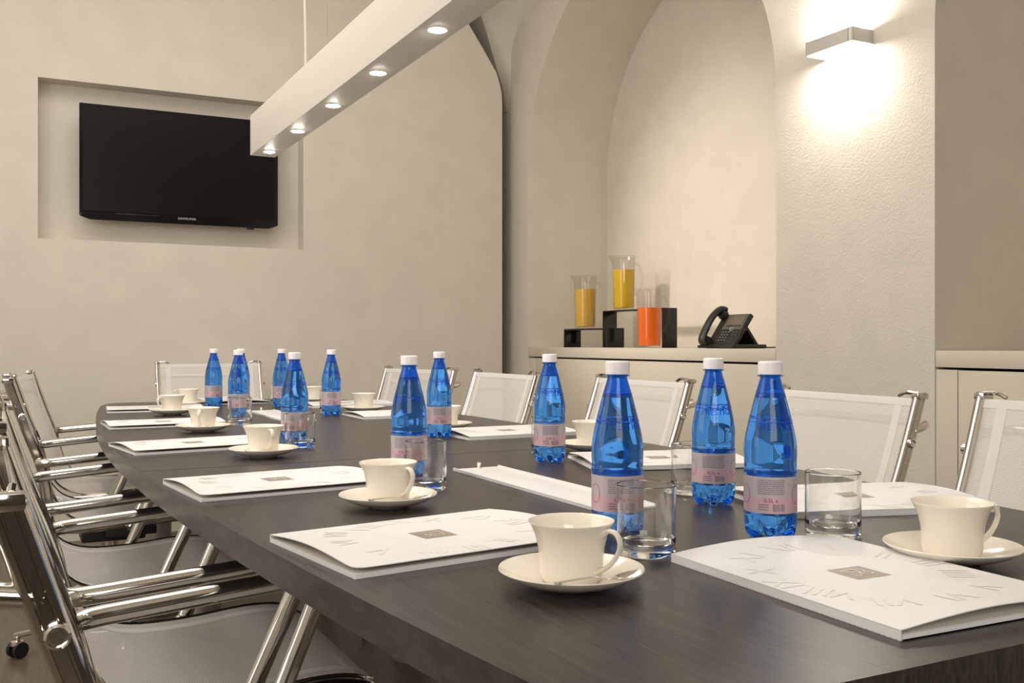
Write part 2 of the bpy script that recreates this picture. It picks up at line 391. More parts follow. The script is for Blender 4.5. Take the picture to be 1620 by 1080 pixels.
# ------------------------------------------------------------------ wall sconces
def sconce(y, label):
    t = empty('wall_sconce', (XW, y, 2.07), 0, label, 'lamp')
    bm = bmesh.new(); pr = [(-.106+.012*(1-cos(a)), sg*(.118-.012*(1-sin(a)))) for sg in (1,) for a in [pi/2*i/6 for i in range(7)]]
    hl = .118; rr = .012
    ring = [(-.0, hl)]+[(-.106+rr-rr*sin(pi/2*i/6), hl-rr+rr*cos(pi/2*i/6)) for i in range(7)]
    ring = ring+[(a, -b) for a, b in ring[::-1]]
    inner = [(min(a+.004, -.004) if a < -.05 else -.0, b*.965) for a, b in ring]
    n = len(ring)
    V = [[bm.verts.new((a, b, z)) for a, b in rg] for rg, z in ((ring, 0), (ring, .05), (inner, .05), (inner, 0))]
    for k in range(4):
        A, C = V[k], V[(k+1) % 4]
        for i in range(n-1): bm.faces.new((A[i], A[i+1], C[i+1], C[i]))
    obj('shade', bm, ALU, t)
    for z in (.003, .046):
        bm = bmesh.new(); prism(bm, [(a*.98, b*.98) for a, b in inner], z, z+.001)
        obj('diffuser', bm, SCONCE_E, t)
    bm = B(-.1066, -.1056, -.0995, -.0985, .0, .05); obj('seam', bm, BLACKP, t)
    for dz, rx in ((-.004, 0), (.056, pi)):
        l = bpy.data.lights.new('sconce_glow', 'AREA'); l.shape = 'RECTANGLE'; l.size = .09; l.size_y = .2; l.energy = 4.3; l.color = (1, .95, .87)
        o = bpy.data.objects.new('sconce_glow', l); COL.objects.link(o); o.parent = t; o.location = (-.053, 0, dz); o.rotation_euler = (rx, 0, 0)
    return t
sconce(2.683, 'brushed metal wall lamp glowing up and down on the pillar')

# ------------------------------------------------------------------ table
CX, Y0, Y1, ZT = .822, .53, 4.37, .74
def edge_x(y): return .60-.036*(y-2.45)**2
left = []; 
nn = 26
side = [(edge_x(Y0+.05+(Y1-Y0-.1)*i/nn), Y0+.05+(Y1-Y0-.1)*i/nn) for i in range(nn+1)]
rx_ = edge_x(Y1)
def corner(cy, sgn, rad=.09):
    cx0 = edge_x(cy)-rad; out = []
    for i in range(1, 8):
        a = pi/2*i/8; out.append((cx0+rad*cos(a), cy-sgn*rad+sgn*rad*sin(a)))
    out.append((cx0, cy)); return out
side = [p for p in side if Y0+.03 < p[1] < Y1-.09]
rp = [(x, y) for x, y in corner(Y0, -1, .03)][::-1]+side+corner(Y1, 1, .09)
outline = [(CX+x, y) for x, y in rp]+[(CX-x, y) for x, y in rp[::-1]]
t = empty('conference_table', (CX, 2.45, 0), 0, 'long dark stained boat-shaped conference table', 'table')
SEAM = [2.02, 3.02]
def clip(pts, ya, yb):
    def cut(P, f, yv):
        out = []
        for i in range(len(P)):
            a, b = P[i], P[(i+1) % len(P)]; fa, fb = f(a[1]-yv), f(b[1]-yv)
            if fa >= 0: out.append(a)
            if (fa >= 0) != (fb >= 0):
                k = (yv-a[1])/(b[1]-a[1]); out.append((a[0]+k*(b[0]-a[0]), yv))
        return out
    return cut(cut(pts, lambda v: v, ya), lambda v: -v, yb)
for a, b in ((-1, 2.0195), (2.0205, 9)):
    bm = bmesh.new(); prism(bm, [(x-CX, y-2.45) for x, y in clip(outline, a, b)], .703, ZT)
    es = [e for e in bm.edges if abs((e.verts[0].co-e.verts[1].co).z) < 1e-5]
    bmesh.ops.bevel(bm, geom=es, offset=.0012, segments=2, affect='EDGES')
    obj('tabletop', bm, WOOD, t, ang=25)
for (x, y) in ((.50, 2.90), (.50, 3.86), (1.144, 2.90), (1.144, 3.86), (.50, 1.0), (1.144, 1.0)):
    bm = bmesh.new(); lathe(bm, [(0, .0), (.07, 0), (.07, .012), (.050, .02), (.050, .44), (.056, .455), (.060, .47), (.060, .52), (.052, .53), (.052, .703), (0, .703)], 28, c=(x-CX, y-2.45))
    obj('leg', bm, GREYMET, t)
for k, (ya, yb) in enumerate(((1.214, 1.752), (3.05, 3.60))):
    r = empty('cable_cover_plate', (.822, (ya+yb)/2, ZT), 0, ['white metal cover plate on the table between the nearest blue bottles', 'white metal cover plate far down the table behind the tumblers'][k], 'cover plate', None)
    hh = (yb-ya)/2
    bm = B(-.05, .05, -hh, hh, 0, .0035, bev=.0012); obj('plate', bm, TRAYM, r)
    bm = bmesh.new(); 
    box(bm, -.05, -.047, -hh, hh, .003, .0062, bev=.0008); box(bm, .047, .05, -hh, hh, .003, .0062, bev=.0008); obj('rim', bm, TRAYM, r)
    for s in (-1, 1):
        bm = bmesh.new(); lathe(bm, [(0, .003), (.006, .003), (.006, .005), (.0028, .006), (.0032, .010), (.0045, .012), (.0045, .015), (0, .0165)], 14, c=(0, s*(hh-.012))); obj('screw_knob', bm, STEEL, r)

# ------------------------------------------------------------------ chair
def chair_proto():
    t = empty('conference_chair', (0, 0, 0), 0, 'x', 'chair', 'chrome and white mesh chairs round the table')
    O = -.30
    prof_back = [(0, .872), (.020, .81), (.047, .73), (.078, .645), (.098, .57), (.103, .50), (.104, .425)]
    path = spline([(x+O, 0, z) for x, z in prof_back], 5)
    # fluted flat tube: 40 mm deep, 19 mm wide
    a_, b_ = .0095, .0145
    pp = []
    for sgn in (1, -1):
        seq = [(-b_*.9, a_*.55), (-b_*.72, a_*.92), (-b_*.45, a_), (-b_*.40, a_*.70), (-b_*.32, a_*.70), (-b_*.27, a_), (b_*.27, a_), (b_*.32, a_*.70), (b_*.40, a_*.70), (b_*.45, a_), (b_*.72, a_*.92), (b_*.9, a_*.55), (b_, 0)]
        pp += [(sgn*v, sgn*u) for u, v in seq]
    for s in (-1, 1):
        bm = bmesh.new(); sweep(bm, [p+Vector((0, s*.25, 0)) for p in path], pp, side=(0, 1, 0))
        ps = obj('back_post', bm, CHROME, t, ang=40)
        # rounded cap and inward clamp at the top
        bm = bmesh.new()
        box(bm, O-.0175, O+.0145, s*.25-.0115, s*.25+.0115, .866, .881, bev=.005)
        obj('post_cap', bm, CHROME, ps)
        bm = bmesh.new(); tube(bm, fillet([(O+.004, s*.25, .878), (O+.006, s*.215, .881), (O+.006, s*.195, .872)], .01), .004, 8)
        obj('sling_clamp', bm, CHROME, ps)
        for (x, z, r) in ((.035, .770, .0105), (.083, .635, .0105), (.104, .50, .009)):
            bm = bmesh.new(); y = s*.26
            tilt = 0
            lathe(bm, [(0, .006), (r*.45, .006), (r*.5, .003), (r*.62, .003), (r*.75, .0075), (r*.95, .006), (r, -.004), (0, -.004)], 18)
            for v in bm.verts: v.co = Vector((v.co.x+x+O, y+s*v.co.z, v.co.y+z))
            obj('bolt', bm, STEEL, ps)
        # arm rest
        arm = fillet([(.076+O, s*.262, .636), (.100+O, s*.284, .6385), (.125+O, s*.287, .6405), (.425+O, s*.287, .663), (.325+O, s*.275, .437)], .03, 8)
        bm = bmesh.new(); tube(bm, arm, .0138, 16)
        obj('armrest', bm, CHROME, t)
        # seat side rail
        bm = bmesh.new(); tube(bm, spline([(.104+O, s*.247, .475), (.125+O, s*.247, .445), (.18+O, s*.247, .434), (.32+O, s*.247, .440), (.46+O, s*.247, .447), (.52+O, s*.247, .438), (.545+O, s*.235, .425)], 5), .0105, 12)
        obj('seat_rail', bm, CHROME, t)
        bm = bmesh.new(); lathe(bm, [(0, .012), (.012, .012), (.014, .0), (.012, -.01), (0, -.01)], 16)
        for v in bm.verts: v.co = Vector((v.co.x+.322+O, s*.268+s*v.co.z, v.co.y+.438))
        obj('arm_joint', bm, STEEL, t)
        bm = B(.26+O, .40+O, s*.235-.012, s*.235+.012, .405, .432, bev=.004); obj('seat_bracket', bm, BLACKP, t)
    # curved rear cross bar
    bm = bmesh.new(); tube(bm, spline([(.028+O, -.25, .797), (-.025+O, -.235, .804), (-.052+O, -.19, .807), (-.06+O, 0, .808), (-.052+O, .19, .807), (-.025+O, .235, .804), (.028+O, .25, .797)], 6), .0105, 12)
    obj('cross_bar', bm, CHROME, t)
    # front and rear seat spreader
    bm = bmesh.new(); tube(bm, [(.545+O, -.236, .425), (.545+O, .236, .425)], .0095, 10); obj('seat_spreader', bm, CHROME, t)
    # sling
    sp = [(.008, .868), (.028, .80), (.055, .72), (.084, .645), (.105, .58), (.125, .52), (.16, .475), (.22, .452), (.32, .450), (.44, .460), (.51, .455), (.548, .436)]
    pr = spline([(x+O, 0, z) for x, z in sp], 4); nw = 18
    ln = [0]
    for i in range(1, len(pr)): ln.append(ln[-1]+(pr[i]-pr[i-1]).length)
    def sheet(bm, v0, v1, i0, i1, off, nv):
        uvl = bm.loops.layers.uv.verify(); rows = []
        for i in range(i0, i1):
            p = pr[i]; T = (pr[min(i+1, len(pr)-1)]-pr[max(0, i-1)]).normalized(); nr = Vector((T.z, 0, -T.x))
            k = i/(len(pr)-1); sag = .012*sin(pi*min(1, k*1.02))
            row = []
            for j in range(nv+1):
                v = v0+(v1-v0)*j/nv; y = v*.243; cv = 1-v*v
                rnd = 1
                if k > .93: rnd = 1-.10*((k-.93)/.07)**2
                row.append((bm.verts.new(p+nr*(sag*cv-off)*1+Vector((0, y*rnd, 0))), (y, ln[i])))
            rows.append(row)
        for A, C in zip(rows, rows[1:]):
            for j in range(nv):
                f = bm.faces.new((A[j][0], A[j+1][0], C[j+1][0], C[j][0]))
                for lp, uv in zip(f.loops, (A[j][1], A[j+1][1], C[j+1][1], C[j][1])): lp[uvl].uv = uv
    bm = bmesh.new(); sheet(bm, -1, 1, 0, len(pr), 0, nw); obj('mesh_sling', bm, SLING, t)
    for s in (-1, 1):
        bm = bmesh.new(); v0, v1 = sorted((s*.78, s*.87))
        for off in (.0012, -.0012): sheet(bm, v0, v1, 0, len(pr), off, 1)
        obj('edge_band', bm, BAND, t)
    bm = bmesh.new()
    for off in (.0014, -.0014): sheet(bm, -1, 1, 0, 2, off, nw)
    obj('top_hem', bm, BAND, t)
    for s in (-1, 1):
        bm = bmesh.new()
        tube(bm, [pr[i]+Vector((0, s*.2425*(1-(.10*((i/(len(pr)-1)-.93)/.07)**2 if i/(len(pr)-1) > .93 else 0)), 0)) for i in range(len(pr))], .0035, 8)
        obj('edge_piping', bm, BLACKP if False else CHROME, t)
    # mechanism, column, base
    bm = B(-.10, .09, -.075, .075, .36, .415, bev=.01); box(bm, -.03, .03, -.235, .235, .40, .42, bev=.004); obj('seat_mechanism', bm, BLACKP, t)
    bm = bmesh.new(); cyl(bm, (.02, .07, .385), (.02, .25, .375), .005, 8); box(bm, .005, .035, .23, .29, .37, .38, bev=.003); obj('lever', bm, BLACKP, t)
    bm = bmesh.new(); lathe(bm, [(0, .10), (.027, .10), (.027, .25), (.022, .255), (.0145, .26), (.0145, .37), (0, .37)], 20); obj('gas_column', bm, CHROME, t)
    bm = bmesh.new(); lathe(bm, [(0, .070), (.034, .070), (.038, .085), (.036, .118), (.030, .125), (0, .125)], 20); obj('hub', bm, CHROME, t)
    for k in range(5):
        a = 2*pi*k/5+.35; c_, s_ = cos(a), sin(a)
        bm = bmesh.new(); sweep(bm, [(c_*r, s_*r, z) for r, z in ((.03, .098), (.12, .094), (.22, .082), (.295, .070))], [(x*1.0, y) for x, y in [(-.018, -.008), (.018, -.008), (.018, .004), (.010, .010), (-.010, .010), (-.018, .004)]], side=(-s_, c_, 0), scale=lambda q: 1-.3*q)
        leg = obj('base_arm', bm, CHROME, t)
        bm = bmesh.new(); cx_, cy_ = c_*.285, s_*.285; ca, sa = cos(a+.9), sin(a+.9)
        for sd in (-1, 1):
            o0 = Vector((cx_, cy_, .025))+Vector((-sa, ca, 0))*sd*.008
            sweep(bm, [o0, o0+Vector((-sa, ca, 0))*sd*.013], circ(.025, 20))
        obj('caster_wheel', bm, BLACKP, leg)
        bm = bmesh.new(); lathe(bm, [(0, .075), (.009, .075), (.009, .055), (.019, .052), (.021, .040), (.0, .040)], 14, c=(cx_, cy_)); obj('caster_fork', bm, STEEL, leg)
    return t
chair = chair_proto()
CH = [ # x, y, rot deg, label
 (.294, 1.095, 1.2, 'white mesh chair with chrome arms, nearest at the lower left corner'),
 (.287, 1.762, 0, 'mesh chair second from the camera on the left side, seat showing beside the table'),
 (.27, 2.56, 0, 'mesh chair third from the camera on the left side of the table'),
 (.305, 3.38, 0, 'mesh chair seen edge-on, fourth from the camera on the left side'),
 (.350, 4.065, -8, 'farthest mesh chair on the left side, its white back turned to view'),
 (.91, 4.80, -90, 'mesh chair at the far head of the table below the television'),
 (1.395, 1.035, 180, 'mesh chair cut off by the right edge of the photo beside the plain cabinet'),
 (1.541, 1.815, 175.2, 'mesh chair in front of the lit pillar on the right side'),
 (1.525, 2.63, 180, 'mesh chair on the right side under the black phone'),
 (1.355, 3.27, 180, 'mesh chair on the right side in front of the left end of the jug cabinet'),
 (1.381, 4.08, 195.7, 'mesh chair turned slightly, farthest on the right side, half behind two blue bottles')]
dzs = [-.005, 0, 0, .008, -.002, .015, .012, -.004, 0, .006, 0]
for i, (x, y, r, lb) in enumerate(CH):
    c = place(chair, i == 0, (x, y, 0), radians(r), lb) if i else chair
    if i == 0: c.location = (x, y, 0); c.rotation_euler.z = radians(r); c['label'] = lb; ALLC = [c]
    else: ALLC.append(c)
allo = list(COL.objects)
for c, dz in zip(ALLC, dzs):      # seats adjusted to slightly different heights on their gas columns
    for k in kids(c, allo):
        n = k.name.split('.')[0]
        if n in ('base_arm', 'hub'): continue
        if n == 'gas_column': k.scale.z = 1+dz/.37; continue
        k.location.z += dz

# ------------------------------------------------------------------ bottle
def bottle_proto():
    t = empty('water_bottle', (0, 0, 0), 0, 'x', 'bottle', 'blue water bottles on the table')
    def rf(r, z, th):
        v = (.5-.5*cos(5*th))
        if z < .031:
            k = (1-z/.031); vv = v**1.5
            return r*(1-.30*vv*k**.7), z+(.011*vv*k*k if r > .012 else 0)
        if .084 < z < .118: return r*(1-.014*abs(cos(6*th))*min(1, (z-.084)/.008)*min(1, (.118-z)/.008)), z
        return r, z
    outer = [(0, .008), (.008, .0075), (.015, .003), (.021, .0002), (.026, .001), (.030, .005), (.0325, .011), (.0335, .018), (.0336, .026), (.0334, .031), (.0336, .033), (.0330, .0345), (.0330, .081), (.0337, .083), (.0337, .086), (.0330, .089), (.0332, .098), (.0336, .108), (.0334, .115), (.0324, .124), (.0310, .132),
             (.0293, .140), (.0276, .148), (.0257, .156), (.0236, .164), (.0216, .172), (.0196, .180), (.0174, .188), (.0152, .195), (.0138, .200), (.0130, .203), (.0130, .2055), (.0165, .2062), (.0168, .2072), (.0130, .2078), (.0128, .213), (.0128, .2225), (0, .2225)]
    bm = bmesh.new(); lathe(bm, outer, 60, rf=rf)
    bmesh.ops.recalc_face_normals(bm, faces=bm.faces)
    # air space above the water line: an inner surface facing the other way
    b2 = bmesh.new(); lathe(b2, [(0, .179), (.0186, .179), (.0190, .1795), (.0166, .188), (.0144, .195), (.0130, .200), (.0121, .204), (.0119, .2215), (0, .2215)], 60)
    bmesh.ops.recalc_face_normals(b2, faces=b2.faces); bmesh.ops.reverse_faces(b2, faces=b2.faces)
    tm = bpy.data.meshes.new('t'); b2.to_mesh(tm); b2.free(); bm.from_mesh(tm); bpy.data.meshes.remove(tm)
    body = obj('body', bm, BLUE, t, raw=True, ang=60)
    bm = bmesh.new(); lathe(bm, [(0, .2252), (.0135, .2252), (.0150, .2242), (.0154, .2225), (.0154, .2085), (.0140, .2082), (0, .2082)], 72, rf=lambda r, z, th: (r*(1+.010*cos(36*th)) if .209 < z < .2235 and r > .015 else r, z))
    obj('cap', bm, CAPM, t, ang=50)
    bm = bmesh.new(); R = .0333
    lathe(bm, [(R-.0002, .0350), (R, .0352), (R, .0806), (R-.0002, .0808)], 60); lab = obj('label', bm, LABEL, t)
    def wrap(rad, z0, a0=0): return lambda c: Vector((rad*cos(a0+c.x/rad), rad*sin(a0+c.x/rad), z0+c.y))
    R2 = R+.0003
    obj('volume_mark', text_mesh('0,5L e', .0072, PINK, fn=wrap(R2, .0515), bold=.00005), PINK, lab)
    bm = bmesh.new()
    def patch(bm, xa, xb, za, zb, a0=0, rad=R2):
        k = max(1, int(abs(xb-xa)/.003)); rows = []
        for i in range(k+1):
            a = a0+(xa+(xb-xa)*i/k)/rad; rows.append((bm.verts.new((rad*cos(a), rad*sin(a), za)), bm.verts.new((rad*cos(a), rad*sin(a), zb))))
        for A, C in zip(rows, rows[1:]): bm.faces.new((A[0], C[0], C[1], A[1]))
    rnd = random.Random(3)
    for k in range(8):
        z = .0760-k*.0024; xx = -.017
        while xx < .0165:
            l = rnd.uniform(.002, .006); patch(bm, xx, min(.017, xx+l), z, z+.0011); xx += l+.0007
    obj('small_print', bm, GREYPRINT, lab)
    bm = bmesh.new(); xx = .002
    while xx < .0165:
        l = rnd.choice((.0004, .0007, .0010)); patch(bm, xx, xx+l, .0382, .0470); xx += l+rnd.choice((.0004, .0008))
    obj('barcode', bm, GREYPRINT, lab)
    bm = bmesh.new()
    for z in (.0455, .0425, .0395): patch(bm, -.016, -.003, z, z+.0012)
    obj('address_lines', bm, GREYPRINT, lab)
    for s in (-1, 1):
        bm = bmesh.new(); n = 28; rows = []
        for i in range(n+1):
            a = 2*pi*i/n
            rows.append([bm.verts.new(wrap(R2, .058, s*1.12)(Vector((rr*.8*cos(a), rr*1.15*sin(a), 0)))) for rr in (.0098, .0105)])
        for A, C in zip(rows, rows[1:]): bm.faces.new((A[0], A[1], C[1], C[0]))
        obj('oval_emblem', bm, PINK, lab)
    # raised lettering round the shoulder
    def cone(a0):
        def f(c):
            z = .143+c.y; r = .0293-(z-.140)*.232+.0002+c.z
            a = a0+c.x/.029; return Vector((r*cos(a), r*sin(a), z))
        return f
    for a0 in (.25, .25+pi):
        m = text_mesh('PRESTIGE', .0125, BLUE, fn=cone(a0), extrude=.00045)
        obj('raised_lettering', m, BLUE, body)
    bm = bmesh.new(); lathe(bm, [(.0277, .1495), (.0280, .1490), (.0277, .1483)], 48); obj('raised_line', bm, BLUE, body)
    return t
bt = bottle_proto()
FACE = -pi/2-.47            # turn that faces the label to the camera's side of the table
BT = [(.870, .968, .05, 'blue water bottle nearest on the right, between the white folder and the tumbler'),
 (.973, 1.210, .0, 'blue bottle just left of the nearest right one, a tumbler half hidden behind it'),
 (.700, 1.064, .25, 'blue bottle standing behind the cup and tumbler in the middle foreground'),
 (1.012, 1.795, .1, 'blue bottle alone in front of the jug cabinet'),
 (.657, 1.690, -.6, 'blue bottle behind the tumbler beside the second cup from the camera'),
 (1.020, 2.405, .1, 'blue bottle half behind the large one, right of it, before the plain wall corner'),
 (.998, 3.305, .15, 'blue bottle between the two far cups in the middle of the table'),
 (.630, 2.392, -.9, 'blue bottle behind the tumbler beside the third cup from the camera'),
 (.953, 3.815, -.2, 'small far blue bottle partly hidden on its right by a nearer bottle'),
 (.682, 3.305, -.8, 'blue bottle in the far left cluster, in front of the other two'),
 (.727, 3.985, .3, 'leftmost far blue bottle, before the chair at the head of the table'),
 (.830, 3.965, -.3, 'farthest blue bottle, mostly hidden behind the front one of the left cluster')]
for i, (x, y, r, lb) in enumerate(BT):
    a = atan2(-y, -x)+r*.6
    place(bt, i == 0, (x, y, ZT+.0002), a, lb)

# ------------------------------------------------------------------ tumblers
t = empty('glass_tumbler', (0, 0, 0), 0, 'x', 'glass', 'empty tumblers on the table')
bm = bmesh.new(); lathe(bm, [(0, .0008), (.026, .0008), (.030, 0), (.0335, .0012), (.0346, .004), (.0350, .02), (.0352, .0815), (.0348, .0828), (.0342, .0828), (.0338, .0815), (.0334, .022), (.032, .0165), (.027, .0145), (.012, .0135), (0, .0133)], 72, sup=.001)
obj('bowl', bm, GLASS, t)
GL = [(.670, .957, 'empty tumbler in the middle foreground, in front of a blue bottle'),
 (.948, .938, 'empty tumbler right of the nearest right bottle, before a folder'),
 (1.008, 1.308, 'empty tumbler mostly hidden behind a blue bottle and beside the middle right folder'),
 (.634, 1.552, 'empty tumbler beside the second cup from the camera on the left'),
 (1.078, 1.925, 'empty tumbler behind the blue bottle that stands before the jug cabinet'),
 (.619, 2.300, 'empty tumbler beside the third cup from the camera on the left'),
 (.630, 3.030, 'empty tumbler in front of the far left cluster of bottles'),
 (1.020, 3.395, 'empty tumbler behind the lone far bottle in the table middle'),
 (.985, 3.965, 'small far tumbler at the left of the half-hidden far bottle')]
for i, (x, y, lb) in enumerate(GL): place(t, i == 0, (x, y, ZT+.0002), i*.7, lb)

# ------------------------------------------------------------------ cups, saucers, spoons
sau = empty('saucer', (0, 0, 0), 0, 'x', 'saucer', 'white saucers on the table')
bm = bmesh.new(); lathe(bm, [(0, .004), (.028, .004), (.031, .0055), (.034, .0058), (.050, .0085), (.064, .0135), (.0735, .0190), (.0748, .0200), (.0745, .0212), (.0725, .0205), (.062, .0160), (.048, .0115), (.036, .0092), (.030, .0088), (.027, .0078), (0, .0076)][::-1] if False else
      [(0, .0015), (.024, .0015), (.026, 0), (.029, 0), (.031, .0025), (.050, .0060), (.064, .0115), (.0735, .0178), (.0748, .0192), (.0742, .0204), (.0725, .0196), (.062, .0145), (.048, .0095), (.036, .0068), (.030, .0064), (.027, .0052), (0, .0050)], 64)
obj('dish', bm, PORC, sau, ang=60)
cup = empty('coffee_cup', (0, 0, 0), 0, 'x', 'cup', 'white coffee cups on saucers')
bm = bmesh.new(); lathe(bm, [(0, .002), (.024, .002), (.0255, 0), (.0275, 0), (.0295, .002), (.0315, .006), (.0325, .012), (.0330, .024), (.0340, .036), (.0370, .048), (.0420, .0585), (.0442, .0615), (.0440, .0625), (.0432, .0622), (.0400, .0575), (.0355, .0480), (.0323, .036), (.0312, .024), (.0306, .012), (.028, .007), (.020, .005), (0, .0045)], 64)
obj('bowl', bm, PORC, cup, ang=60)
bm = bmesh.new(); hp = spline([(.0370, 0, .0520), (.0455, 0, .0565), (.0545, 0, .0545), (.0590, 0, .0450), (.0550, 0, .0330), (.0460, 0, .0220), (.0315, 0, .0130)], 6)
sweep(bm, hp, circ(.0050, 14, .0024), side=(0, 1, 0), scale=lambda k: 1.15-.35*sin(pi*k))
obj('handle', bm, PORC, cup, ang=60)
spn = empty('teaspoon', (0, 0, 0), 0, 'x', 'spoon', 'steel teaspoons on saucers')
# handle along -x, bowl at +x
bm = bmesh.new()
hp = spline([(-.072, 0, .0165), (-.060, 0, .0170), (-.035, 0, .0165), (-.012, 0, .0150), (.006, 0, .0105), (.018, 0, .0085), (.027, 0, .0080)], 6)
def hw_(k): return 1.5-1.9*k+1.1*k*k if k < .9 else .75
sweep(bm, hp, [(.0030*cos(a), .0011*sin(a)) for a in [2*pi*i/10 for i in range(10)]], side=(0, 1, 0), scale=hw_)
obj('handle', bm, STEEL, spn, ang=60)
bm = bmesh.new(); rows = []; nu, nv = 14, 10
for lay in (0, 1):
    g = []
    for i in range(nu+1):
        u = i/nu; x = .024+.042*u; wd = .0125*sqrt(max(0, sin(pi*min(1, u*.94+.05))))*(1-.12*u)
        g.append([bm.verts.new((x, wd*(2*j/nv-1), .0092+.004*u*u-.0058*(1-(2*j/nv-1)**2)*sin(pi*min(1, u))**.8-lay*.0008)) for j in range(nv+1)])
    rows.append(g)
for lay in (0, 1):
    g = rows[lay]
    for i in range(nu):
        for j in range(nv): bm.faces.new((g[i][j], g[i+1][j], g[i+1][j+1], g[i][j+1]))
a, b = rows
for i in range(nu):
    for j in (0, nv): bm.faces.new((a[i][j], a[i+1][j], b[i+1][j], b[i][j]))
for j in range(nv):
    for i in (0, nu): bm.faces.new((a[i][j], a[i][j+1], b[i][j+1], b[i][j]))
obj('bowl', bm, STEEL, spn, ang=60)
# x, y, handle angle deg, label bit, spoon (angle or None)
CP = [(.513, .865, -66, 'nearest on the left side, in the middle foreground', 10),
 (.517, 1.417, -72, 'second from the camera on the left side', 12),
 (.500, 2.160, -84, 'third from the camera on the left side', 8),
 (.490, 2.840, -112, 'fourth from the camera on the left side', 5),
 (.509, 3.560, -150, 'fifth from the camera on the left side, leftmost', 5),
 (.632, 4.000, 155, 'at the far head of the table, left of the bottle cluster', None),
 (.960, .768, -16, 'in the right foreground, handle to the right', None),
 (1.200, 1.935, 88, 'on the right side behind the nearest middle bottle', None),
 (1.125, 2.600, 80, 'on the right side peeking out right of the half-hidden bottle', None),
 (1.142, 3.385, 70, 'on the right side next to the lone far bottle', None),
 (1.125, 3.992, 60, 'farthest on the right side behind two bottles', None)]
PR = 1
for i, (x, y, h, where, sa) in enumerate(CP):
    place(sau, i == 0, (x, y, ZT+.0002), 0, 'white porcelain saucer '+where)
    place(cup, i == 0, (x, y, ZT+.0056), radians(h), 'cream white coffee cup '+where)
k = 0
for i, (x, y, h, where, sa) in enumerate(CP):
    if sa is None: continue
    a = radians(sa)
    o = place(spn, k == 0, (x+.005, y-.050, ZT+.0090), a, 'steel teaspoon on the saucer '+where); o.scale = (.8, .8, .8); k += 1

